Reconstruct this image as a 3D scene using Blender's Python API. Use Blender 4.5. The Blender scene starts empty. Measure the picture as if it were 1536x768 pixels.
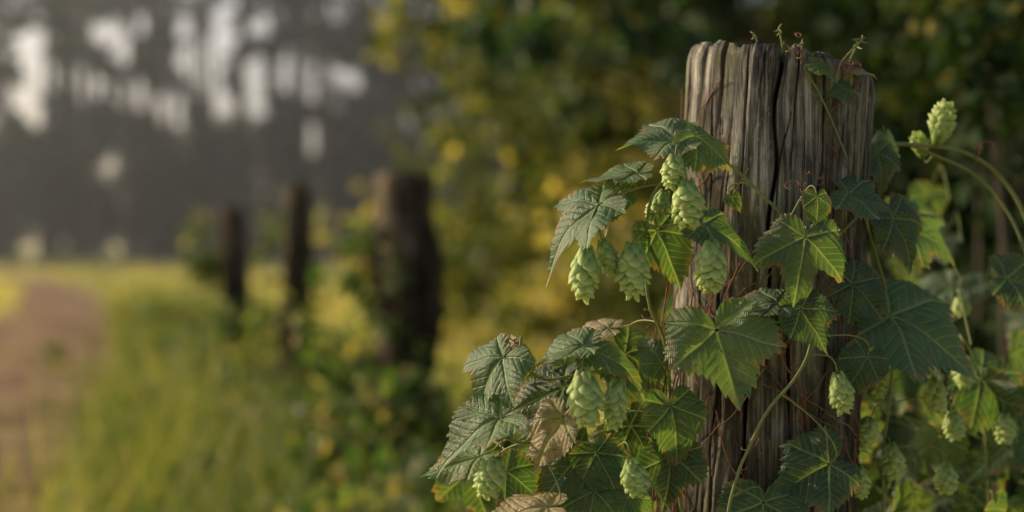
import bpy, math, numpy as np
from mathutils import Vector
rng = np.random.default_rng(7)
scene = bpy.context.scene
R_ = math.radians

# ------------------------------------------------------------ light
SUN_AZ, SUN_EL = R_(-66), R_(23)
world = bpy.data.worlds.new("World"); scene.world = world; world.use_nodes = True
nt = world.node_tree; nt.nodes.clear()
sky = nt.nodes.new('ShaderNodeTexSky'); sky.sky_type = 'NISHITA'; sky.sun_disc = False
sky.sun_elevation = SUN_EL; sky.sun_rotation = SUN_AZ % (2*math.pi); sky.dust_density = 4.0; sky.air_density = 0.8; sky.ozone_density = 0.6
bg = nt.nodes.new('ShaderNodeBackground'); bg.inputs[1].default_value = 0.145
wo = nt.nodes.new('ShaderNodeOutputWorld')
nt.links.new(sky.outputs[0], bg.inputs[0]); nt.links.new(bg.outputs[0], wo.inputs[0])
s = Vector((math.sin(SUN_AZ)*math.cos(SUN_EL), math.cos(SUN_AZ)*math.cos(SUN_EL), math.sin(SUN_EL)))
sl = bpy.data.lights.new("sun", 'SUN'); sl.energy = 5.0; sl.angle = R_(1.0); sl.color = (1.0, 0.80, 0.53)
so = bpy.data.objects.new("sun", sl); scene.collection.objects.link(so)
so.rotation_euler = (-s).to_track_quat('-Z', 'Y').to_euler(); so.location = s*30
scene.view_settings.view_transform = 'Standard'; scene.view_settings.look = 'None'
scene.view_settings.exposure = 0

# ------------------------------------------------------------ camera
cam = bpy.data.cameras.new("camera"); co = bpy.data.objects.new("camera", cam)
scene.collection.objects.link(co); scene.camera = co
co.location = (0, 0, 0.95); co.rotation_euler = (R_(90-0.78), 0, 0)
cam.lens = 50; cam.sensor_width = 36; cam.clip_start = 0.05; cam.clip_end = 2000
cam.dof.use_dof = True; cam.dof.focus_distance = 0.965; cam.dof.aperture_fstop = 3.0

# ------------------------------------------------------------ node helper
class NT:
    def __init__(s, name):
        s.m = bpy.data.materials.new(name); s.m.use_nodes = True
        s.t = s.m.node_tree; s.t.nodes.clear()
        s.out = s.t.nodes.new('ShaderNodeOutputMaterial')
    def n(s, typ, ins=None, **kw):
        nd = s.t.nodes.new(typ)
        for k, v in kw.items(): setattr(nd, k, v)
        for k, v in (ins or {}).items():
            i = nd.inputs[k]
            if isinstance(v, bpy.types.NodeSocket): s.t.links.new(v, i)
            else: i.default_value = v
        return nd
    def math(s, op, a, b=0.0, c=0.0, clamp=False):
        nd = s.n('ShaderNodeMath', {0: a, 1: b, 2: c}, operation=op); nd.use_clamp = clamp
        return nd.outputs[0]
    def ramp(s, f, stops):
        nd = s.n('ShaderNodeValToRGB', {0: f}); e = nd.color_ramp.elements
        while len(e) < len(stops): e.new(0.5)
        for i, (p, c) in enumerate(stops):
            e[i].position = p; e[i].color = (c, c, c, 1) if isinstance(c, float) else (*c, 1)
        return nd.outputs[0]
    def mix(s, f, a, b, bt='MIX'):
        nd = s.n('ShaderNodeMix', data_type='RGBA', blend_type=bt)
        for i, v in ((0, f), (6, a), (7, b)):
            if isinstance(v, bpy.types.NodeSocket): s.t.links.new(v, nd.inputs[i])
            else: nd.inputs[i].default_value = v if i == 0 else (*v, 1)
        return nd.outputs[2]
    def noise(s, vec, scale, detail=4, rough=0.55, dist=0.0):
        d = {'Scale': scale, 'Detail': detail, 'Roughness': rough, 'Distortion': dist}
        if vec is not None: d['Vector'] = vec
        return s.n('ShaderNodeTexNoise', d).outputs[0]
    def attr(s, name): return s.n('ShaderNodeAttribute', attribute_name=name)
    def coords(s, scale=(1, 1, 1)):
        tc = s.n('ShaderNodeTexCoord').outputs['Object']
        return s.n('ShaderNodeMapping', {'Vector': tc, 'Scale': scale}).outputs[0]
    def bump(s, h, dist, strength=1.0):
        return s.n('ShaderNodeBump', {'Height': h, 'Distance': dist, 'Strength': strength}).outputs[0]
    def finish(s, col, rough=0.6, normal=None, transl=0.0, tcol=None, spec=0.5):
        d = {'Base Color': col if isinstance(col, bpy.types.NodeSocket) else (*col, 1), 'Roughness': rough, 'Specular IOR Level': spec}
        if normal is not None: d['Normal'] = normal
        p = s.n('ShaderNodeBsdfPrincipled', d).outputs[0]
        if transl > 0:
            tc = tcol if tcol is not None else col
            t = s.n('ShaderNodeBsdfTranslucent', {'Color': tc if isinstance(tc, bpy.types.NodeSocket) else (*tc, 1)}).outputs[0]
            p = s.n('ShaderNodeMixShader', {0: transl, 1: p, 2: t}).outputs[0]
        s.t.links.new(p, s.out.inputs[0]); return s.m

def foliage_mat(name, stops, transl=0.35, tmul=(1.5, 1.7, 0.6), rough=0.55, spec=0.35):
    m = NT(name); a = m.attr('rnd').outputs['Fac']
    c = m.ramp(a, stops)
    t = m.mix(1.0, c, tmul, 'MULTIPLY')
    return m.finish(c, rough, None, transl, t, spec)

# ------------------------------------------------------------ mesh helpers
def mesh_obj(name, V, F, mat, attrs=None, smooth=True, parent=None):
    V = np.asarray(V, np.float32); F = np.asarray(F, np.int32)
    me = bpy.data.meshes.new(name); k = F.shape[1]
    me.vertices.add(len(V)); me.vertices.foreach_set('co', V.ravel())
    me.loops.add(F.size); me.loops.foreach_set('vertex_index', F.ravel())
    me.polygons.add(len(F)); me.polygons.foreach_set('loop_start', np.arange(0, F.size, k, dtype=np.int32))
    me.polygons.foreach_set('loop_total', np.full(len(F), k, np.int32))
    me.update(calc_edges=True)
    me.polygons.foreach_set('use_smooth', np.full(len(F), smooth, bool))
    for an, (typ, dat) in (attrs or {}).items():
        at = me.attributes.new(an, typ, 'POINT')
        at.data.foreach_set('vector' if typ == 'FLOAT_VECTOR' else 'value', np.asarray(dat, np.float32).ravel())
    me.materials.append(mat)
    ob = bpy.data.objects.new(name, me); scene.collection.objects.link(ob)
    if parent: ob.parent = parent
    return ob
def empty(name):
    e = bpy.data.objects.new(name, None); scene.collection.objects.link(e); return e
def norm(v): return v/np.maximum(np.linalg.norm(v, axis=-1, keepdims=True), 1e-9)
def basis(T, N):
    T = norm(T); X = norm(np.cross(T, N)); N2 = np.cross(X, T)
    return np.stack([X, T, N2], -1)
LEAF_V = np.array([[0,0,0],[.26,.3,.07],[.22,.68,.03],[0,1,-.12],[-.22,.68,.03],[-.26,.3,.07]], float)
LEAF_F = np.array([[0,1,2,3],[0,3,4,5]])
GR_V = np.array([[-.5,0,0],[.5,0,0],[.38,.5,.06],[-.38,.5,.06],[.06,1,.3],[-.06,1,.3]], float)
GR_F = np.array([[0,1,2,3],[3,2,4,5]])
def scatter(name, TV, TF, pos, B, sc, mat, rnd=None, parent=None, smooth=True):
    n = len(pos); sc = np.asarray(sc, float)
    if sc.ndim == 1: sc = np.repeat(sc[:, None], 3, 1)
    P = TV[None]*sc[:, None, :]
    V = np.einsum('nij,nkj->nki', B, P) + pos[:, None, :]
    F = TF[None] + (np.arange(n)*len(TV))[:, None, None]
    if rnd is None: rnd = rng.random(n)
    return mesh_obj(name, V.reshape(-1, 3), F.reshape(-1, TF.shape[1]), mat,
                    {'rnd': ('FLOAT', np.repeat(rnd, len(TV)))}, smooth, parent)
def leaf_basis(n, up=0.6):
    N = norm(rng.normal(size=(n, 3))*0.7 + np.array([0, 0, up]))
    T = norm(rng.normal(size=(n, 3)) + np.array([0, 0, -0.5]))
    return basis(T, N)
def clumps(centers, rad, n, flat=0.7):
    centers = np.asarray(centers, float); rad = np.asarray(rad, float)
    w = rad**2; i = rng.choice(len(centers), n, p=w/w.sum())
    d = norm(rng.normal(size=(n, 3)))*(rng.random(n)**0.45)[:, None]
    d[:, 2] *= flat
    return centers[i] + d*rad[i][:, None], i
def lattice(u, v, nu, nv, seed):
    r = np.random.default_rng(seed); L = r.random((nv+2, nu))*2-1
    x = (u % 1)*nu; y = np.clip(v, 0, 1)*nv
    xi = np.floor(x).astype(int); yi = np.floor(y).astype(int)
    fx = x-xi; fy = y-yi; fx = fx*fx*(3-2*fx); fy = fy*fy*(3-2*fy)
    g = lambda a, b: L[b, a % nu]
    return (g(xi, yi)*(1-fx)+g(xi+1, yi)*fx)*(1-fy)+(g(xi, yi+1)*(1-fx)+g(xi+1, yi+1)*fx)*fy

# ------------------------------------------------------------ materials
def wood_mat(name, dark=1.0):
    m = NT(name)
    c1 = m.coords((1, 1, 0.03)); c2 = m.coords((1, 1, 0.10)); c3 = m.coords((1, 1, 0.4))
    fib = m.noise(c1, 520, 6, 0.7, 0.3); fib2 = m.noise(c2, 110, 5, 0.65, 0.5); blot = m.noise(c3, 17, 6, 0.7)
    g = m.math('ADD', m.math('MULTIPLY', fib, 0.62), m.math('MULTIPLY', fib2, 0.42))
    col = m.ramp(g, [(0.40, (.034, .029, .025)), (0.48, (.15, .137, .118)), (0.56, (.34, .315, .275)), (0.70, (.72, .67, .59))])
    mossy = m.ramp(m.noise(m.coords((1, 1, 0.35)), 26, 6, 0.7), [(0.48, 0.0), (0.59, 0.6)])
    col = m.mix(mossy, col, (.135, .15, .055))
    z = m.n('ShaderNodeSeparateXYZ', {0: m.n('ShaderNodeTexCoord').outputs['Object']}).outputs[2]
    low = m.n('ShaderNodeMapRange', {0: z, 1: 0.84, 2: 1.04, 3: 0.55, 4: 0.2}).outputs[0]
    red = m.ramp(m.noise(m.coords((1.3, 1.3, .2)), 33, 5, .65), [(0.48, 0.0), (0.62, 1.0)])
    col = m.mix(m.math('MULTIPLY', red, low), col, (.12, .062, .036))
    lich = m.ramp(m.noise(m.coords((1, 1, .8)), 130, 5, .7), [(0.59, 0.0), (0.66, 0.65)])
    col = m.mix(lich, col, (.38, .42, .31))
    col = m.mix(0.9, col, m.ramp(blot, [(0.40, (.20, .19, .185)), (0.57, (1., 1., 1.))]), 'MULTIPLY')
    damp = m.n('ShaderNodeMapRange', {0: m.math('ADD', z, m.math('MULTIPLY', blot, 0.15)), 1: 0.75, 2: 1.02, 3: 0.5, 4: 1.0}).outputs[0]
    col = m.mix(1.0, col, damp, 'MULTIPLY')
    cr = m.attr('crack').outputs['Fac']
    col = m.mix(cr, col, (.012, .008, .005))
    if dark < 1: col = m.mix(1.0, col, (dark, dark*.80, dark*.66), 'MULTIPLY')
    h = m.math('ADD', m.math('MULTIPLY', fib, 1.0), m.math('MULTIPLY', fib2, 0.8))
    return m.finish(col, 0.85, m.bump(h, 0.0022, 0.95), spec=0.2)
M_wood = wood_mat("weathered_wood"); M_wood2 = wood_mat("shaded_weathered_wood", 0.85)  # second wood is a darker copy, shade of the far posts painted in

def hop_leaf_mat():
    m = NT("hop_leaf"); v = m.n('ShaderNodeSeparateXYZ', {0: m.attr('vst').outputs['Vector']})
    sx, t, rim = v.outputs; r = m.attr('rnd').outputs['Fac']
    main = m.n('ShaderNodeMapRange', {0: t, 1: 0.008, 2: 0.026, 3: 1.0, 4: 0.0}).outputs[0]
    u = m.math('DIVIDE', m.math('SUBTRACT', sx, m.math('MULTIPLY', t, 0.85)), 0.115)
    fr = m.math('FRACT', u); d = m.math('MINIMUM', fr, m.math('SUBTRACT', 1.0, fr))
    sec = m.n('ShaderNodeMapRange', {0: d, 1: 0.03, 2: 0.12, 3: 0.75, 4: 0.0}).outputs[0]
    fr2 = m.math('FRACT', m.math('MULTIPLY', m.math('ADD', sx, m.math('MULTIPLY', t, 1.3)), 26.0))
    d2 = m.math('MINIMUM', fr2, m.math('SUBTRACT', 1.0, fr2))
    ter = m.n('ShaderNodeMapRange', {0: d2, 1: 0.02, 2: 0.22, 3: 0.25, 4: 0.0}).outputs[0]
    vein = m.math('MAXIMUM', m.math('MAXIMUM', main, sec), ter)
    base = m.ramp(r, [(0.0, (.024, .070, .028)), (0.45, (.058, .140, .046)), (0.8, (.13, .22, .06)), (0.9, (.23, .25, .075)), (0.96, (.46, .34, .21))])
    nz = m.noise(m.coords(), 70, 5, .65)
    base = m.mix(m.ramp(nz, [(0.45, 0.0), (0.66, 0.55)]), base, (.13, .185, .055))
    spot = m.ramp(m.noise(m.coords(), 300, 3), [(0.63, 0.0), (0.69, 0.85)])
    base = m.mix(spot, base, (.13, .07, .03))
    brown = m.math('MULTIPLY', m.n('ShaderNodeMapRange', {0: rim, 1: .80, 2: 1.0}).outputs[0], m.ramp(m.noise(m.coords(), 45, 3), [(0.49, 0.0), (0.58, 0.95)]))
    base = m.mix(brown, base, (.26, .15, .055))
    col = m.mix(m.math('MULTIPLY', vein, 0.66), base, (.31, .40, .22))
    h = m.math('ADD', m.math('MULTIPLY', vein, -1.0), m.math('MULTIPLY', m.noise(m.coords(), 420, 4), 1.3))
    tc = m.mix(1.0, col, (2.0, 1.9, .5), 'MULTIPLY')
    return m.finish(col, 0.40, m.bump(h, 0.0012, 0.9), 0.32, tc, 0.6)
M_leaf = hop_leaf_mat()
def cone_mat():
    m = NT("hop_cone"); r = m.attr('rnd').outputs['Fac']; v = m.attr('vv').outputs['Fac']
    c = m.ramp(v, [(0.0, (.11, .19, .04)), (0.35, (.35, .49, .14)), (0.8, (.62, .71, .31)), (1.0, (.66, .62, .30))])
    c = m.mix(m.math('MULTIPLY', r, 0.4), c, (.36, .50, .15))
    n = m.noise(m.coords(), 900, 3)
    br = m.ramp(m.noise(m.coords(), 120, 3), [(0.58, 0.0), (0.68, 0.5)])
    c = m.mix(br, c, (.46, .34, .13))
    return m.finish(c, 0.5, m.bump(n, 0.0004, 0.6), 0.35, m.mix(1., c, (1.2, 1.25, .55), 'MULTIPLY'), .35)
M_cone = cone_mat()
def simple(name, c1, c2, scale, rough=.6, spec=.3):
    m = NT(name); n = m.noise(m.coords(), scale, 4)
    return m.finish(m.mix(n, c1, c2), rough, m.bump(n, .0005, .5), spec=spec)
M_stem = simple("green_bine", (.12, .17, .045), (.26, .26, .10), 80)
M_dry = simple("dry_tendril", (.12, .04, .025), (.28, .14, .08), 120, .8)
M_bark = simple("bark", (.04, .032, .024), (.11, .085, .06), 12, .9)

# ------------------------------------------------------------ ground + path
PATH = np.array([(-1.65, -6), (-1.8, 0), (-2.05, 4), (-3.0, 8.5), (-4.4, 13.5), (-6.3, 20), (-9.0, 28), (-14, 37), (-24, 46), (-40, 52)], float)
def path_x(y): return np.interp(y, PATH[:, 1], PATH[:, 0])
g = NT("meadow_ground"); c = g.coords()
n1 = g.noise(c, .35, 4); n2 = g.noise(c, 4, 5, .65); n3 = g.noise(c, 60, 4, .7)
gc = g.ramp(n1, [(0.35, (.36, .37, .11)), (0.65, (.76, .66, .30))])
gc = g.mix(0.7, gc, g.ramp(n2, [(0.3, (.5, .55, .45)), (0.7, (1.1, 1.05, .95))]), 'MULTIPLY')
gc = g.mix(0.6, gc, g.ramp(n3, [(0.3, (.5, .5, .5)), (0.7, (1.2, 1.2, 1.1))]), 'MULTIPLY')
M_ground = g.finish(gc, .95, g.bump(n2, .05, .6), spec=.1)
xs = np.concatenate([np.linspace(-400, -30, 14), np.linspace(-27, 27, 55), np.linspace(30, 400, 14)])
ys = np.concatenate([np.linspace(-300, -12, 12), np.linspace(-10, 60, 71), np.linspace(64, 700, 24)])
X, Y = np.meshgrid(xs, ys); V = np.stack([X, Y, X*0], -1).reshape(-1, 3)
nx = len(xs); ii = (np.arange(len(ys)-1)[:, None]*nx + np.arange(nx-1)[None]).ravel()
mesh_obj("ground", V, np.stack([ii, ii+1, ii+nx+1, ii+nx], 1), M_ground)
p = NT("dirt"); c = p.coords(); n1 = p.noise(c, 1.8, 5, .7); n2 = p.noise(c, 30, 5, .7)
pc = p.ramp(n1, [(0.38, (.12, .072, .042)), (0.60, (.42, .285, .17))]); pc = p.mix(.5, pc, p.ramp(n2, [(0.3, .5), (0.7, 1.2)]), 'MULTIPLY')
M_path = p.finish(pc, .95, p.bump(n2, .03, .8), spec=.1)
yy = np.linspace(-6, 52, 180); px = path_x(yy)
px = np.convolve(np.pad(px, 6, mode='edge'), np.ones(13)/13, 'valid')
w = 0.64 + 0.08*np.sin(yy*1.7)+0.06*np.sin(yy*4.1+1); V = []
for j in range(7):
    f = (j-3)/3; edge = (abs(f) == 1)*rng.normal(0, .06, len(yy))
    V.append(np.stack([px+f*w+edge, yy, np.full(len(yy), .004 + (0.012*(1-abs(f)) if abs(f) < 1 else 0))], 1))
V = np.stack(V, 1).reshape(-1, 3); ii = (np.arange(179)[:, None]*7+np.arange(6)[None]).ravel()
mesh_obj("dirt_path", V, np.stack([ii, ii+1, ii+8, ii+7], 1), M_path)

# ------------------------------------------------------------ grass
M_grass = foliage_mat("meadow_grass", [(0, (.14, .20, .05)), (.5, (.38, .39, .12)), (1, (.80, .68, .34))], .45, (1.3, 1.2, .5))
M_grassd = foliage_mat("verge_grass", [(0, (.055, .10, .03)), (.6, (.16, .21, .06)), (1, (.50, .42, .20))], .4, (1.4, 1.4, .5))
def grass(name, x, y, h, w, mat, lean=.35):
    n = len(x); keep = np.abs(x-path_x(y)) > 0.60+rng.random(n)*.18-.5*(rng.random(n) < .02)
    x, y, h, w = x[keep], y[keep], h[keep], w[keep]; n = len(x)
    T = norm(np.stack([rng.normal(0, lean, n), rng.normal(0, lean, n), np.ones(n)], 1))
    N = norm(np.stack([rng.normal(0, 1, n), rng.normal(0, 1, n), np.zeros(n)], 1))
    cl = .5+.35*np.sin(x*2.1+np.sin(y*1.3)*2)*np.sin(y*.9+x) + rng.normal(0, .22, n)
    return scatter(name, GR_V, GR_F, np.stack([x, y, np.zeros(n)], 1), basis(T, N), np.stack([w, h, h], 1), mat, np.clip(cl, 0, 1))
n = 66000; y = 2.2*np.exp(rng.random(n)*math.log(22)); x = rng.uniform(-.46, .30, n)*(y+1)
grass("meadow_grass", x, y, rng.uniform(.04, .12, n)*(1+.02*y), .004+.0022*y*rng.uniform(.6, 1.2, n), M_grass)
n = 22000; y = 1.4*np.exp(rng.random(n)*math.log(10)); fx = np.interp(y, [1, 3.26, 6.8, 14], [.25, -.24, -1.34, -3.4])
x = fx + rng.normal(-.2, .4, n)
grass("tall_verge_grass", x, y, rng.uniform(.12, .6, n)*rng.uniform(.6, 1.1, n), .003+.001*y, M_grassd, .28)

# ------------------------------------------------------------ posts
def post(name, prof, R, ztop, slope, mat, nA, zs, seed, cracks, amp=1.0):
    """prof: rows (z, cx, cy, radius factor)"""
    prof = np.array(prof); th = np.arange(nA)/nA*2*math.pi
    TH, Z = np.meshgrid(th, zs); U = TH/(2*math.pi); vv = Z/1.2
    warp = lattice(U, vv, 8, 16, seed+9)*.012
    patch = np.clip(.55+.9*lattice(U, vv, 7, 12, seed+4), .05, 1.2)
    fine = lattice(U+warp, vv, 170, 16, seed); mid = lattice(U+warp, vv, 60, 12, seed+1); big = lattice(U, vv, 9, 4, seed+2)
    r = R*np.interp(Z, prof[:, 0], prof[:, 3]) + amp*(fine*.0006*patch + mid*.0009*patch + big*.0028)
    cr = np.clip((-fine-.6)*1.3, 0, .5)*patch
    r = np.where(fine < -.6, r-.0008*amp*patch, r)
    for (a, z0, z1, wd, dp) in cracks:
        ac = R_(a) + lattice(Z*0+.3, Z/1.2, 4, 30, int(abs(a)*7)+seed)*.06
        d = (TH-ac+math.pi) % (2*math.pi)-math.pi
        tp = np.clip((Z-z0)/.05, 0, 1)*np.clip((z1-Z)/.05, 0, 1)
        if z1 > ztop: tp = np.clip((Z-z0)/.08, 0, 1)
        tp = tp*np.clip(.75+.5*lattice(Z*0+.7, Z/1.2, 4, 40, int(abs(a)*3)+seed), .15, 1)
        g_ = np.exp(-(d/(wd*(.3+.7*tp)))**4)*np.minimum(1, tp*1.5)
        r -= dp*g_; cr = np.maximum(cr, g_*.95)
    edge = np.clip((Z-(ztop-.012))/.012, 0, 1)
    r -= edge**2*.003*(1+mid)
    cx = np.interp(Z, prof[:, 0], prof[:, 1]); cy = np.interp(Z, prof[:, 0], prof[:, 2])
    chip = lattice(U, vv*0+.4, 40, 3, seed+5)
    topadj = (slope*np.cos(TH)**1 + fine*.0018+mid*.0022 - np.clip(chip-.2, 0, 1)*.013 + np.where(np.cos(TH) > .1, -(np.cos(TH)-.1)*.012, 0))*np.clip((Z-(ztop-.10))/.10, 0, 1)**2
    V = np.stack([cx+r*np.cos(TH), cy+r*np.sin(TH), Z+topadj], -1)
    rows = [V]; crs = [cr]
    top = V[-1]; cen = top.mean(0)
    for f in (.93, .8, .6, .4, .2, .02):
        rw = cen+(top-cen)*f; rw[:, 2] += rng.normal(0, .0008, nA) - .002*(1-f); rows.append(rw[None]); crs.append(np.clip(.15+rng.random((1, nA))*.3, 0, 1))
    V = np.concatenate(rows, 0); C = np.concatenate(crs, 0); nr = V.shape[0]
    a = np.arange(nA); b = (a+1) % nA; F = []
    for k in range(nr-1): F.append(np.stack([k*nA+a, k*nA+b, (k+1)*nA+b, (k+1)*nA+a], 1))
    return mesh_obj(name, V.reshape(-1, 3), np.concatenate(F), mat, {'crack': ('FLOAT', C.ravel())})
PC = lambda z: (np.interp(z, [0, .74, 1.08], [.160, .181, .2000]), 1.067)
zs = np.concatenate([np.linspace(-.1, .70, 40), np.linspace(.705, 1.084, 300)])
cr = [(-101, .84, 1.2, .023, .013), (-118, .95, 1.2, .013, .008), (-84, .70, .99, .015, .009), (-128, .6, 1.02, .010, .006), (-72, .9, 1.2, .014, .007), (-58, .75, 1.05, .014, .007),
      (-107, .66, .90, .017, .010), (-140, .85, 1.06, .009, .005), (-152, .7, .93, .01, .005), (-45, .88, 1.2, .012, .006), (-66, .68, .86, .009, .005), (-165, .9, 1.2, .012, .005), (-92, .5, .78, .012, .007),
      (-78, 1.0, 1.2, .006, .004), (-134, .98, 1.2, .008, .005), (30, .6, 1.2, .02, .01), (90, .7, 1.2, .02, .012), (150, .5, 1.2, .02, .01), (-30, .7, 1.2, .010, .005), (-94, .95, 1.07, .006, .004), (-123, .8, .92, .006, .004),
      (-109, 1.02, 1.2, .007, .005), (-88, .98, 1.2, .010, .007), (-51, .95, 1.2, .008, .004), (-62, .98, 1.2, .006, .004)]
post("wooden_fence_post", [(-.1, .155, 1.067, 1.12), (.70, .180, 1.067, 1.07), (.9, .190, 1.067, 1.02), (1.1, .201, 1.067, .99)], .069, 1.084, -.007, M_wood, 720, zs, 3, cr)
z2 = np.linspace(-.1, 1.098, 90)
cr2 = [(-95, .5, 1.2, .04, .012), (-130, .3, .9, .04, .01), (-60, .7, 1.2, .04, .01)]
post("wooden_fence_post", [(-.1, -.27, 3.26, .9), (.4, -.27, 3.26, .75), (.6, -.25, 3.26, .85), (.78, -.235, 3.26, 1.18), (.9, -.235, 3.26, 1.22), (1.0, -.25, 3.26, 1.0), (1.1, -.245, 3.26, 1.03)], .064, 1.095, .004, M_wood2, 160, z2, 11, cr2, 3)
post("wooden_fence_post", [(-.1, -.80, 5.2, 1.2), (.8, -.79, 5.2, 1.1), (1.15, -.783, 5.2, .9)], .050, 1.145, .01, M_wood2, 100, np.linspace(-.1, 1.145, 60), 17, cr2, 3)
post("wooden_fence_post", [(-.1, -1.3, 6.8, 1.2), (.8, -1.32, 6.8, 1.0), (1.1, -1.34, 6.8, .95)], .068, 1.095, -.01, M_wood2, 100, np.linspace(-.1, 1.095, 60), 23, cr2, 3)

# ------------------------------------------------------------ hop leaves
TBL = {0: ([0,6,13,22,30,38,46,52,58,66,76,88,98,110,122,136,150,160,170,180],
           [1,.89,.80,.73,.68,.67,.73,.78,.76,.70,.65,.58,.54,.54,.53,.47,.38,.28,.15,.03]),
       1: ([0,6,15,25,36,50,56,65,78,90,105,118,134,148,160,170,180],
           [1,.90,.81,.74,.67,.61,.59,.56,.52,.49,.47,.45,.40,.33,.25,.13,.03]),
       2: ([0,5,12,20,28,35,42,50,56,62,70,80,90,98,110,120,134,148,160,170,180],
           [1,.90,.79,.69,.60,.56,.66,.77,.82,.76,.69,.62,.54,.49,.52,.51,.46,.38,.28,.15,.03])}
def hop_leaf(variant, r, nA=264, nR=13, teeth=44):
    ang = np.arange(nA)/nA*360-180; a = np.abs(ang)
    rad = np.interp(a, *TBL[variant]); ph = a/360*teeth; k = np.floor(ph).astype(int); f = ph-k
    ta = r.uniform(.07, .15, 60)
    rad = rad*(1+ta[k+(ang > 0)*25]*(1-f)-.04)
    rad = rad*(1+.05*np.sin(np.radians(ang)*2+r.uniform(0, 6))+.04*np.sin(np.radians(ang)*5+r.uniform(0, 6)))
    fr = np.linspace(.02, 1, nR)**.85
    RHO = fr[:, None]*rad[None]; A = np.radians(ang)[None]+RHO*0
    x = RHO*np.sin(A); y = RHO*np.cos(A)
    lob = np.where(a < 30, 0, np.where(a < 85, 55.9, 114.5))*np.sign(ang); dA = A-np.radians(lob)[None]
    sv = RHO*np.cos(dA); tv = np.abs(RHO*np.sin(dA))
    u = (sv-.85*tv)/.115
    z = .013*np.abs(np.sin(math.pi*u))*np.minimum(1, tv*7) - .022*np.exp(-(tv/.035)**2)*(1-.5*sv)
    z += r.uniform(.05, .35)*np.abs(x) - r.uniform(.1, .7)*np.maximum(y, 0)**2 - r.uniform(.15, .65)*x*x*1.2
    z += .08*RHO**2*np.sin(3*A+r.uniform(0, 6)) + .08*RHO**3*np.sin(7*A+r.uniform(0, 6)) + .03*np.sin(x*9+r.uniform(0, 6))*np.sin(y*8) + r.uniform(-.25, .25)*x*y
    V = np.stack([x, y, z], -1).reshape(-1, 3)
    i = np.arange(nA); j = (i+1) % nA
    F = np.concatenate([np.stack([k_*nA+i, k_*nA+j, (k_+1)*nA+j, (k_+1)*nA+i], 1) for k_ in range(nR-1)])
    return V, F, np.stack([sv, tv, tv*0+fr[:, None]], -1).reshape(-1, 3)
class Acc:
    def __init__(s): s.V, s.F, s.A, s.n = [], [], {}, 0
    def add(s, V, F, **at):
        s.V.append(V); s.F.append(F+s.n); s.n += len(V)
        for k, v in at.items(): s.A.setdefault(k, []).append(v)
    def build(s, name, mat, parent):
        at = {k: ('FLOAT_VECTOR' if v[0].ndim == 2 else 'FLOAT', np.concatenate(v)) for k, v in s.A.items()}
        return mesh_obj(name, np.concatenate(s.V), np.concatenate(s.F), mat, at, True, parent)
# x, y, z of leaf centre (mm, world), size mm, tip angle in the vertical plane, normal, tint, variant
LEAVES = [
 (101,968,1016,50,176,(-.1,-.5,.85),.5,0),(133,962,1014,40,-50,(.15,-.6,.75),.5,0),(76,972,993,42,160,(-.2,-.4,.9),.6,1),
 (46,958,966,60,-150,(-.35,-.5,.8),.6,2),(70,975,976,34,-100,(-.2,-.6,.7),.6,1),(104,968,944,48,-65,(.2,-.9,.3),.3,1),(139,960,956,50,-18,(.1,-.6,.8),.4,1),
 (197,962,938,54,-100,(0,-.93,.38),.45,2),(142,955,874,70,-78,(-.1,-.75,.65),.5,0),(172,972,905,42,170,(0,-.5,.8),.1,1),
 (203,972,893,40,-60,(.2,-.9,.3),.12,0),(324,1120,955,70,-28,(.1,-.7,.65),.38,2),(248,1000,978,50,-12,(.2,-.6,.75),.4,2),
 (298,1040,885,90,-35,(.05,-.65,.75),.62,0),(208,965,972,24,-90,(.2,-.8,.4),.1,1),(206,968,790,54,-150,(.1,-.8,.5),.1,0),
 (169,955,760,58,-95,(0,-.6,.8),.3,0),(112,972,823,50,-78,(.25,-.9,.2),.35,1),
 (-15,950,861,52,-122,(-.4,-.6,.7),.6,2),(37,948,877,46,168,(-.1,-.4,.9),.6,1),(66,946,872,48,-22,(.1,-.4,.9),.6,1),
 (24,985,841,52,-160,(-.2,-.7,.6),.15,0),(90,1000,861,52,-40,(.1,-.8,.5),.15,0),(-21,930,826,58,-145,(-.2,-.5,.85),.6,1),
 (-32,945,801,46,-155,(-.2,-.45,.9),.82,1),(37,960,793,58,-130,(0,-.85,.5),.15,2),(62,958,795,44,-65,(.1,-.9,.3),.2,1),
 (53,950,768,52,-100,(0,-.8,.5),.4,0),(28,944,822,44,-112,(-.3,-.7,.6),1.05,1),(12,938,771,50,178,(-.1,-.45,.9),1.05,1),
 (4,965,785,42,-40,(0,-.8,.5),.1,1),(90,1000,808,46,-60,(.2,-.8,.4),.15,0),(60,1005,886,36,160,(-.1,-.4,.9),1.05,1),
 (100,985,868,32,120,(0,-.9,.4),.6,1),(45,1000,862,38,30,(0,-.7,.6),.85,1),(20,985,800,38,-90,(-.2,-.8,.4),.7,1),(110,985,788,44,-100,(.1,-.9,.3),.12,0),
 (82,955,768,32,-60,(.1,-.9,.3),.5,1),(-2,975,872,28,100,(-.2,-.8,.4),1.05,1),
 (215,992,1068,20,-20,(.1,-.7,.6),.7,1),(232,1003,1052,18,-160,(.2,-.8,.5),.6,0),(246,1010,1068,20,20,(0,-.4,.9),.9,1),
 (245,995,858,40,-120,(.2,-.9,.3),.1,1),(275,1060,1005,36,-80,(.3,-.8,.4),.2,0),(285,1040,955,46,-60,(.3,-.8,.4),.12,0),(395,1100,915,50,-20,(0,-.7,.6),.15,0),
 (250,1010,910,44,-40,(.2,-.9,.3),.1,0),(380,1120,830,60,-50,(0,-.8,.5),.5,0),(400,1130,790,56,-140,(0,-.8,.5),.3,0),(152,975,975,14,-60,(-.1,-.9,.3),.2,1),
]
leaves = Acc(); bases = []
lr = np.random.default_rng(21)
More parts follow.
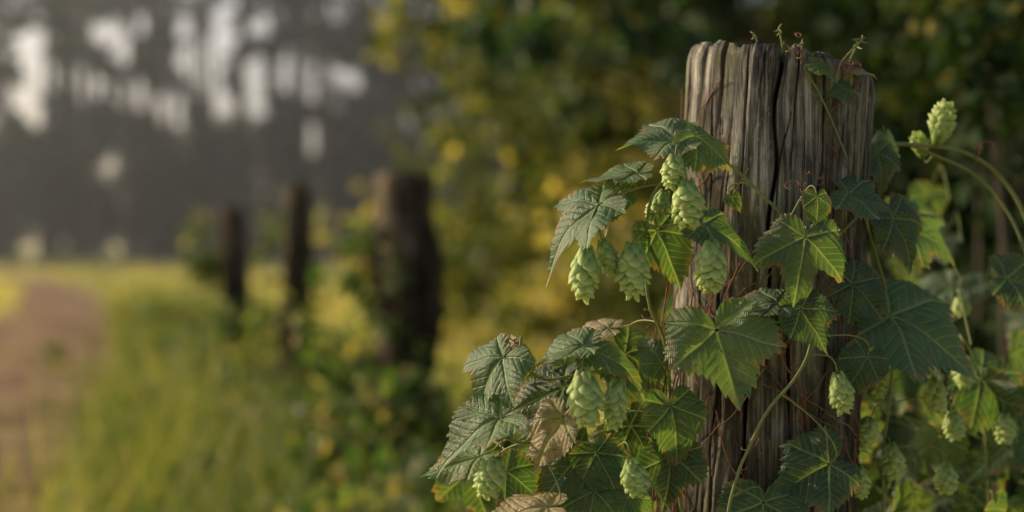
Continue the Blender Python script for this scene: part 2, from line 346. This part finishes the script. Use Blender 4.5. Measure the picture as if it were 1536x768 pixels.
def put_leaf(c, size, T, N, tint, var, res=(264, 13, 44)):
    V, F, st = hop_leaf(var, lr, *res); B = basis(np.array(T, float)[None], np.array(N, float)[None])[0]
    b = np.array(c)-B[:, 1]*.28*size
    leaves.add(V*size @ B.T + b, F, vst=st, rnd=np.full(len(V), tint)); bases.append((b, B[:, 1], size)); return b
for (x, y, z, L, ta, N, tint, var) in LEAVES:
    T = np.array([math.cos(R_(ta)), 0, math.sin(R_(ta))]); N = np.array(N)
    T = norm(T - N*np.dot(T, N)/np.dot(N, N)*.85)
    put_leaf(np.array([x, y, z])/1000, L/1000*.84, T, N, min(1, max(0, tint+(lr.normal(0, .07) if tint < 1 else 0))), var)
n_main = len(bases)
def fill(n, lo, hi, smin, smax, tlo, thi, cond=None, odd=.1):
    k = 0
    while k < n:
        c = lr.uniform(lo, hi)
        if (c[0]-.185)**2+(c[1]-1.067)**2 < .083**2: continue
        if cond and not cond(c): continue
        N = norm(np.array([lr.normal(0, .35), -.6+lr.normal(0, .3), .6+lr.normal(0, .25)])); ta = R_(lr.uniform(-170, -10))
        T = norm(np.array([math.cos(ta), lr.normal(0, .2), math.sin(ta)]))
        tint = lr.uniform(tlo, thi) if lr.random() > odd else lr.uniform(.8, 1)
        put_leaf(c, lr.uniform(smin, smax), T, N, tint, int(lr.random()*3), (132, 7, 22)); k += 1
fill(18, (.01, 1.02, .62), (.12, 1.16, .85), .03, .05, .02, .4)
fill(12, (-.03, .98, .60), (.12, 1.1, .77), .03, .05, .02, .6)
fill(40, (.29, 1.14, .60), (.62, 1.45, .92), .03, .055, .0, .2, lambda c: c[2] < .98-.25*abs(c[0]-.3), .03)
fill(56, (.26, 1.08, .60), (.60, 1.3, .80), .018, .04, .0, .7)
fill(5, (.29, 1.25, .90), (.50, 1.5, 1.02), .03, .04, .0, .05, None, 0)
fill(22, (.10, 1.18, .5), (.30, 1.32, .92), .035, .06, .0, .3, None, 0)
fill(34, (.30, 1.12, .66), (.60, 1.34, .86), .035, .055, .0, .25, None, .06)

# ------------------------------------------------------------ cones
cones = Acc(); cone_tops = []
def put_cone(c, L, Rm, axis=(0, 0, -1), nb=40):
    c = np.array(c)/1000; L /= 1000; Rm /= 1000; A = norm(np.array(axis, float)); q = norm(np.cross(A, [0.3, 1, .1])); w_ = np.cross(A, q)
    nu, nv = 9, 10; u = np.linspace(-1, 1, nu); v = np.linspace(0, 1, nv)**.9; U, Vv = np.meshgrid(u, v)
    base = c-A*L*.5; Rm *= .98*lr.uniform(.92, 1.05); L *= lr.uniform(.9, 1.06)
    for k in range(nb):
        t = (k+.3)/nb; Rt = Rm*max(.12, math.sin(math.pi*(.14+.79*t)))**.75
        ph = k*2.39996+lr.normal(0, .14); Lb = L*.28*(1-.25*t)*lr.uniform(.85, 1.2); W = Rm*.66*(.6+.4*Rt/Rm)*lr.uniform(.85, 1.1)
        wid = W*(np.clip(np.sin(math.pi*np.clip(.12+.78*Vv, 0, 1)), 0, 1)**.6)*np.clip((1.03-Vv)/.28, 0, 1)**.55
        flare = lr.uniform(.03, .22)
        rr = Rt*(.72+.30*np.sin(Vv*2.0)) + Rm*flare*Vv**1.6
        rr = rr - Rm*.24*U*U*(.3+.7*np.sin(Vv*2.6)) + Rm*.02*np.cos(U*11)*Vv
        phi = ph+U*wid/np.maximum(Rt, Rm*.4) + .1*Vv*lr.normal()
        ax = L*(t*.88) + Lb*(Vv-.2)
        P = base + A*ax[..., None] + (q*np.cos(phi)[..., None]+w_*np.sin(phi)[..., None])*rr[..., None]
        i = (np.arange(nv-1)[:, None]*nu+np.arange(nu-1)[None]).ravel()
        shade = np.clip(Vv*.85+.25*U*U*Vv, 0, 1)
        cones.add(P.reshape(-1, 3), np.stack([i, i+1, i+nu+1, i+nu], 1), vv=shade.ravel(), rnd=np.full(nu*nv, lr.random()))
    th = np.arange(12)/12*2*math.pi; V = []
    for k in range(9):
        t = k/8; Rt = Rm*.62*max(.05, math.sin(math.pi*(.08+.87*t)))**.7; V += [base+A*L*(.02+.92*t)+(q*math.cos(a)+w_*math.sin(a))*Rt for a in th]
    F = [[k*12+j, k*12+(j+1) % 12, (k+1)*12+(j+1) % 12, (k+1)*12+j] for k in range(8) for j in range(12)]
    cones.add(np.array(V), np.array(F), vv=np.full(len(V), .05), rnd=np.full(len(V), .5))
    cone_tops.append((base, -A))
CONES = [(107,945,992,25,8),(116,940,971,32,10.5),(48,938,924,38,10.5),(64,948,935,27,7.2),(80,938,926,40,11.5),(131,936,930,34,11.2),
 (48,925,843,40,11),(68,938,839,34,8.2),(81,936,790,27,9.2),(8,985,862,24,8),(226,975,842,30,9),
 (277,1085,838,26,9.5),(322,1080,828,29,10),(288,1075,780,27,9.5),(264,1060,803,25,9),(370,1170,892,18,7),(286,1095,1015,32,11.5),(103,1000,970,26,8),
 (338,1085,805,24,9),(285,1100,865,24,8.5),(350,1100,845,24,8.5),(255,1045,770,24,9),(385,1110,800,24,9),(330,1080,765,25,9),(305,1110,900,18,6)]
for (x, y, z, L, r_) in CONES: put_cone((x, y, z), L*1.0, r_, (lr.normal(0, .16), lr.normal(0, .08), -1))
put_cone((-14, 918, 793), 30, 9.4, (-.35, 0, -1)); put_cone((330, 1092, 1038), 33, 10, (.22, 0, 1)); put_cone((318, 1110, 1022), 20, 7, (-.3, 0, 1))

vine = empty("hop_vine")
leaves.build("leaves", M_leaf, vine); cones.build("cones", M_cone, vine)

# ------------------------------------------------------------ stems
def curves(name, splines, mat, parent):
    cu = bpy.data.curves.new(name, 'CURVE'); cu.dimensions = '3D'; cu.bevel_depth = 1.0; cu.bevel_resolution = 2; cu.resolution_u = 4
    for pts, rad in splines:
        sp = cu.splines.new('NURBS'); sp.points.add(len(pts)-1)
        for i, p_ in enumerate(pts):
            sp.points[i].co = (*p_, 1); sp.points[i].radius = rad if np.isscalar(rad) else rad[i]
        sp.use_endpoint_u = True; sp.order_u = 3
    cu.materials.append(mat); ob = bpy.data.objects.new(name, cu); scene.collection.objects.link(ob); ob.parent = parent; return ob
mm = lambda L: np.array(L, float)/1000
MAIN = [
 (mm([(125,985,700),(112,988,800),(108,985,880),(92,970,900),(90,965,950),(95,965,985),(125,962,1003),(145,965,1003),(170,978,980),(192,985,962),(205,985,930),(210,985,880),(195,965,855),(172,955,835),(160,950,812),(150,950,790),(142,950,755),(140,960,700)]), .0011),
 (mm([(104,968,986),(90,965,985),(72,965,978),(60,968,975)]), .0008),
 (mm([(120,975,820),(90,975,850),(60,965,860),(38,965,855),(15,970,850),(0,965,872)]), .0010),
 (mm([(110,980,760),(85,970,800),(50,960,812),(22,955,812),(0,945,812),(-8,935,820)]), .0009),
 (mm([(250,1060,1010),(282,1090,1022),(318,1092,1020),(345,1100,1018),(375,1110,1005),(400,1115,975),(415,1120,930),(430,1120,860),(440,1130,700)]), .0016),
 (mm([(300,1092,1022),(330,1100,1012),(365,1110,998),(392,1112,965),(405,1110,925),(415,1110,840),(430,1110,700)]), .0012),
 (mm([(245,1010,985),(262,1040,950),(285,1070,900),(290,1080,840),(280,1080,780),(285,1080,700)]), .0012),
 (mm([(205,985,930),(240,1005,960),(262,1040,975),(300,1080,970),(330,1110,965)]), .0010),
 (mm([(285,1070,900),(330,1110,890),(370,1130,860),(380,1140,800),(385,1140,700)]), .0010),
]
samples = np.concatenate([np.concatenate([np.linspace(a, b, 8) for a, b in zip(p_[:-1], p_[1:])]) for p_, _ in MAIN])
spl = [(p_, r_) for p_, r_ in MAIN]
def link(b, d, maxd, r_, sag):
    k = np.argmin(np.linalg.norm(samples-b, axis=1)); q = samples[k]; dist = np.linalg.norm(q-b)
    if dist > maxd: q = b + (q-b)/dist*maxd
    p1 = b + d*min(.012, dist*.35+.002)
    spl.append(([b, p1, (p1+q)/2+np.array([0, 0, sag*dist]), q], [r_*.8, r_, r_, r_*1.1]))
for i, (b, T, L) in enumerate(bases):
    link(b, -T, .07, .0006 if i < n_main else .0005, .12)
for b, d in cone_tops: link(b, d, .07, .0006, .05)
curves("stems", spl, M_stem, vine)
spl = []
for k in range(60):
    th = R_(lr.uniform(-175, -5)); z = lr.uniform(.62, 1.03) if k % 3 else lr.uniform(.7, .95); pts = []; dz = lr.choice([-1, 1])*lr.uniform(.006, .012); dth = lr.normal(0, .04)
    off = lr.uniform(-.001, .001)
    for j in range(int(lr.uniform(8, 26))):
        cx, cy = PC(z); R0 = .0705+.004*(1.08-z)/.3+off+.001*math.sin(j*1.3+k); pts.append((cx+R0*math.cos(th), cy+R0*math.sin(th), z))
        dth = .8*dth+lr.normal(0, .035); th += dth; z += dz*lr.uniform(.3, 1.2)
        if z > 1.065 or z < .5: break
    if len(pts) > 3: spl.append((pts, lr.uniform(.0003, .0006)))
for k in range(30):
    x, y, z = lr.choice([(.205, .985, .99), (.12, .985, .84), (.28, 1.03, .99), (.0, .96, .87), (.10, .985, .88), (.16, .98, .80), (.36, 1.1, 1.01), (.20, .99, 1.079), (.235, 1.0, 1.07)])
    c0 = np.array([x, y, z])+lr.normal(0, .006, 3); rr = lr.uniform(.002, .005); a0 = lr.uniform(0, 6); up = norm(lr.normal(size=3)+[0, 0, .6])*lr.uniform(.006, .014)
    spl.append(([c0+up*(j/12)+np.array([math.cos(a0+j*.9), .6*math.sin(a0+j*.9), .8*math.sin(a0+j*.9)])*rr*(1-j/16) for j in range(12)], .0004))
for k in range(14):
    x = lr.uniform(.095, .125); z = lr.uniform(.84, .92); spl.append(([np.array([x-.012*j/6+lr.normal(0, .002), .99+lr.normal(0, .004), z-.022*j]) for j in range(7)], .0005))
curves("dry_tendrils", spl, M_dry, vine)
spl = []
for (x, y, z, h, lx) in [(.192, 1.01, 1.081, .016, -.003), (.176, 1.01, 1.082, .010, -.004), (.238, 1.01, 1.070, .020, .010), (.20, 1.01, 1.080, .008, .006), (.228, 1.0, 1.066, .018, .014)]:
    pts = [np.array([x, y, z-.008]), np.array([x, y, z]), np.array([x+lx*.4, y, z+h*.6]), np.array([x+lx, y, z+h])]
    spl.append((pts, .0006))
    for j in range(5): put = pts[-1]+lr.normal(0, .002, 3); spl.append(([pts[-1], (pts[-1]+put)/2+lr.normal(0, .001, 3), put+lr.normal(0, .002, 3)], [.0005, .0009, .0003]))
curves("sprouts", spl, M_stem, vine)

# ------------------------------------------------------------ weeds along the fence
M_weed = foliage_mat("weed_leaves", [(0, (.026, .062, .02)), (.55, (.075, .13, .038)), (.83, (.25, .28, .10)), (1, (.50, .32, .18))], .38)
cen = []; rad = []
for k in range(170):
    y = 1.9*math.exp(rng.random()*1.7); fx = np.interp(y, [1, 3.26, 6.8, 14], [.25, -.24, -1.34, -3.4]); x = fx+rng.normal(-.15, .28)
    top = .18+.34*math.exp(-((x-fx)/.32)**2)+rng.normal(0, .07)
    cen.append((x, y, max(.08, top*rng.uniform(.3, 1.)))); rad.append(rng.uniform(.08, .15))
for (x, y, z0, z1, r0) in [(-.35, 3.24, .4, 1.10, .07), (-.42, 3.35, .4, .85, .08), (-.88, 5.18, .4, 1.05, .06), (-1.46, 6.8, .5, 1.08, .08), (-.25, 3.15, .2, .6, .08), (-1.28, 6.65, .2, .66, .08), (-.76, 5.05, .2, .68, .08), (-.17, 3.15, .2, .72, .07), (-.30, 3.17, .6, 1.0, .04)]:
    for q in range(6): cen.append((x+rng.normal(0, .02), y+rng.normal(0, .04), rng.uniform(z0, z1))); rad.append(r0)
pos, _ = clumps(cen, rad, 18000, 1.0); pos = pos[pos[:, 2] > .01]; n = len(pos)
scatter("weeds", LEAF_V, LEAF_F, pos, leaf_basis(n, .8), rng.uniform(.026, .065, n), M_weed, np.clip(rng.random(n), 0, 1))

# ------------------------------------------------------------ tree with sunlit boughs
def limb(acc, p0, p1, r0, r1, nseg=7, wob=.06):
    p0 = np.array(p0, float); p1 = np.array(p1, float); d = norm(p1-p0); a = norm(np.cross(d, [.3, .2, .9])); b = np.cross(d, a); L = np.linalg.norm(p1-p0)
    V = []; c = p0.copy(); ns = 10
    for k in range(nseg+1):
        t = k/nseg; c = p0+(p1-p0)*t+(a*math.sin(t*5+p0[0])+b*math.sin(t*4+1))*wob*L*t*(1.2-t); r_ = r0+(r1-r0)*t
        for j in range(ns): th = j/ns*2*math.pi; V.append(c+(a*math.cos(th)+b*math.sin(th))*r_*(1+.12*math.sin(3*th+k)))
    F = [[k*ns+j, k*ns+(j+1) % ns, (k+1)*ns+(j+1) % ns, (k+1)*ns+j] for k in range(nseg) for j in range(ns)]
    acc.add(np.array(V), np.array(F)); return c
M_sunleaf = foliage_mat("sunlit_leaves", [(0, (.035, .060, .018)), (.4, (.095, .135, .035)), (.72, (.32, .33, .09)), (1, (.78, .66, .28))], .45, (1.3, 1.2, .5))  # sunlight on the foliage put into bright yellow-green leaf colours
M_dark = foliage_mat("shaded_hedge_leaves", [(0, (.008, .020, .008)), (.6, (.018, .036, .013)), (.93, (.045, .07, .022)), (1, (.30, .25, .07))], .2, rough=.8, spec=.1)  # leaf colour darkened to stand for the shade in the hedge
M_teal = foliage_mat("hazel_leaves", [(0, (.025, .055, .03)), (.7, (.05, .10, .05)), (1, (.20, .22, .06))], .3)
tree = empty("broadleaf_tree"); wood = Acc(); cen = []; rad = []
limb(wood, (2.4, 8.2, -.1), (2.2, 8.0, 3.2), .20, .13); limb(wood, (2.2, 8.0, 3.2), (2.0, 7.8, 7), .13, .04)
tips = [(-.45, 7.0, 2.0), (-.2, 6.6, 1.5), (.3, 6.8, 1.15), (-.85, 7.2, 2.9), (-.6, 7.0, 2.45), (.2, 6.5, 2.2), (1.0, 6.4, 1.3), (1.6, 6.5, 2.0), (-.4, 7.5, 3.8), (.8, 7, 3.4), (2.8, 6.7, 2.5), (3.4, 7.5, 3.4), (1.4, 6.8, 4.6), (.9, 6.2, 2.6), (3.2, 9, 4.5), (1.5, 9.3, 4.2), (.2, 8.3, 5), (2.2, 8, 6.6)]
for t in tips:
    z0 = min(3.1, max(1.0, t[2]*.75)); limb(wood, (2.25, 8.05, z0), t, .06, .012, 8, .08)
    for q in range(9):
        f = rng.uniform(.35, 1.08); p_ = np.array((2.25, 8.05, z0))*(1-f)+np.array(t)*f+rng.normal(0, .17, 3)
        cen.append(p_); rad.append(rng.uniform(.14, .32))
wood.build("trunk_and_limbs", M_bark, tree)
pos, ci = clumps(cen, rad, 12000, .8); n = len(pos); crnd = rng.random(len(cen))
scatter("crown_leaves", LEAF_V, LEAF_F, pos, leaf_basis(n, .5), rng.uniform(.06, .13, n), M_sunleaf, np.clip(crnd[ci]*.35+rng.random(n)**1.3*.8, 0, 1), tree)

def shrub(name, n, cfun, k, r0, r1, mat, s0, s1, up=.5, flat=.9, m2=.45, root=None):
    cen = [cfun() for _ in range(k)]; rad = rng.uniform(r0, r1, k); pos, ci = clumps(cen, rad, n, flat); ok = pos[:, 2] > .02; pos = pos[ok]; ci = ci[ok]; n = len(pos)
    cr_ = rng.random(k); e = empty(name); w_ = Acc(); c0 = np.mean(cen, 0)
    for c in cen[::3]:
        if root: limb(w_, root, c, .018, .004, 7, .05)
        else: limb(w_, (c[0]*.8+c0[0]*.2, c[1]*.8+c0[1]*.2, -.03), c, .012, .004, 5, .05)
    w_.build("branches", M_bark, e)
    scatter("leaves", LEAF_V, LEAF_F, pos, leaf_basis(n, up), rng.uniform(s0, s1, n), mat, np.clip(cr_[ci]*.6+rng.random(n)*m2, 0, 1), e)
U = rng.uniform
shrub("low_shrub", 3500, lambda: (U(-.1, 1.6), U(8.5, 10), U(.1, 1.1)), 30, .15, .3, M_sunleaf, .06, .11)
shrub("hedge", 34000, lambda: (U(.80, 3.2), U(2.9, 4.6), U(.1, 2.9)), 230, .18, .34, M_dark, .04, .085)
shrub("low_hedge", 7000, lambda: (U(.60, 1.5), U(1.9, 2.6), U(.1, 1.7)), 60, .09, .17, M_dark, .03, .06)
shrub("thicket", 7000, lambda: (U(-1.0, 4.0), U(12, 14), U(.3, 6.5)), 75, .4, .8, M_sunleaf, .13, .24)
shrub("thicket", 14000, lambda: (U(-.4, 11), U(14, 16), U(.3, 6.5)), 130, .5, 1.0, M_dark, .12, .24)
shrub("hazel_bush", 1500, lambda: (U(-.1, .75), U(4.0, 4.8), U(1.36, 1.95)), 26, .07, .13, M_teal, .05, .085, root=(1.6, 4.6, .9))
shrub("unseen_shade_shrub", 5000, lambda: (U(-9.0, -7.2), U(6.6, 9.0), U(.3, 2.4)), 45, .3, .5, M_teal, .08, .15)  # out of view, added to cast shade on the near grass and path

# ------------------------------------------------------------ forest
M_for = foliage_mat("hazy_forest_foliage", [(0, (.016, .030, .035)), (.5, (.038, .060, .062)), (1, (.12, .14, .10))], .2, (1.3, 1.2, .7), .8, .1)  # haze of distance painted in as blue-grey leaf colour
forest = empty("forest_treeline"); fw = Acc(); cen = []; rad = []; tid = []
# rounded openings through the canopy, grouped in slanting clearings towards the mist bank added behind the wood to brighten them
hr = np.random.default_rng(8); HOLES = []
for (r0, h0, r1, h1, nh, sp_) in [(-.345, .15, -.315, .045, 9, .007), (-.222, .165, -.205, .080, 12, .016), (-.30, .16, -.265, .03, 6, .014), (-.165, .125, -.140, .085, 7, .012),
                                   (-.13, .15, -.12, .10, 3, .010), (-.25, .16, -.27, .08, 4, .015), (-.18, .15, -.19, .07, 4, .012)]:
    for k in range(nh):
        t = hr.random(); HOLES.append((r0+(r1-r0)*t+hr.normal(0, sp_), h0+(h1-h0)*t+hr.normal(0, .012), hr.choice([hr.uniform(.004, .0075), hr.uniform(.0065, .0115)])))
HOLES = np.array(HOLES)
def ftree(x, y, H, dens=1.0, bot=.12):
    limb(fw, (x, y, -.2), (x+rng.normal(0, .3), y, H*.8), .24, .06, 6, .01); tint = rng.random()
    for q in range(int(26*dens)):
        z = H*(bot+(1-bot)*rng.random()**1.1); w_ = (1-z/H)*H*.15+.3
        cen.append((x+rng.normal(0, w_*.6), y+rng.normal(0, w_*.6), z)); rad.append(rng.uniform(.5, 1.1)*(1.2-.5*z/H)); tid.append(tint)
for x in (-21.5, -19.4, -18.0, -16.8, -14.6, -13.7, -13.2, -12.6, -9.4, -9.1, -6.4, -5.9, -5.2, -4.2, -3, -1.5, 0, 1.8, 4, 6, 9, 12, 15, -24, -27, -30, -35):
    ftree(x+rng.normal(0, .15), 50+rng.uniform(-2, 3), rng.uniform(15, 24), 1.3)
for k in range(74): ftree(rng.uniform(-42, 22), rng.uniform(54, 72), rng.uniform(15, 23), .85, .03)
for k in range(130): cen.append((rng.uniform(-45, 22), rng.uniform(49, 58), rng.uniform(.2, 4.4))); rad.append(rng.uniform(.8, 1.5)); tid.append(rng.random())
fw.build("trunks", M_bark, forest)
pos, ci = clumps(cen, rad, 88000, .9)
r_ = pos[:, 0]/pos[:, 1]; h_ = (pos[:, 2]-.95)/pos[:, 1]; ok = pos[:, 2] > 0
for (a, b, q) in HOLES: ok &= ((r_-a)**2+(h_-b)**2) > (q+.0035)**2
pos = pos[ok]; ci = ci[ok]; n = len(pos); tid = np.array(tid)
scatter("foliage", LEAF_V, LEAF_F, pos, leaf_basis(n, .4), rng.uniform(.3, .6, n), M_for, np.clip(tid[ci]*.7+rng.random(n)*.3, 0, 1), forest)

# ------------------------------------------------------------ morning mist: thin over the meadow, and a bank added beyond the wood to brighten the canopy gaps
def mist(x0, x1, y0, y1, h, col, dens, g_):
    mv = bpy.data.materials.new("mist"); mv.use_nodes = True; t_ = mv.node_tree; t_.nodes.clear()
    o_ = t_.nodes.new('ShaderNodeOutputMaterial'); sc_ = t_.nodes.new('ShaderNodeVolumeScatter')
    sc_.inputs['Color'].default_value = (*col, 1); sc_.inputs['Density'].default_value = dens; sc_.inputs['Anisotropy'].default_value = g_
    t_.links.new(sc_.outputs[0], o_.inputs['Volume'])
    V = np.array([[x, y, z] for z in (.05, h) for y in (y0, y1) for x in (x0, x1)], float)
    F = np.array([[0, 2, 3, 1], [4, 5, 7, 6], [0, 1, 5, 4], [2, 6, 7, 3], [0, 4, 6, 2], [1, 3, 7, 5]])
    mesh_obj("mist", V, F, mv, smooth=False)
mist(-90, 50, 17, 47.5, 22, (.86, .94, 1), .0038, .4)
mist(-46, 10, 80, 122, 19, (1, .96, .86), .011, .4)  # added bank, a warm glow behind the canopy openings
print("OK")
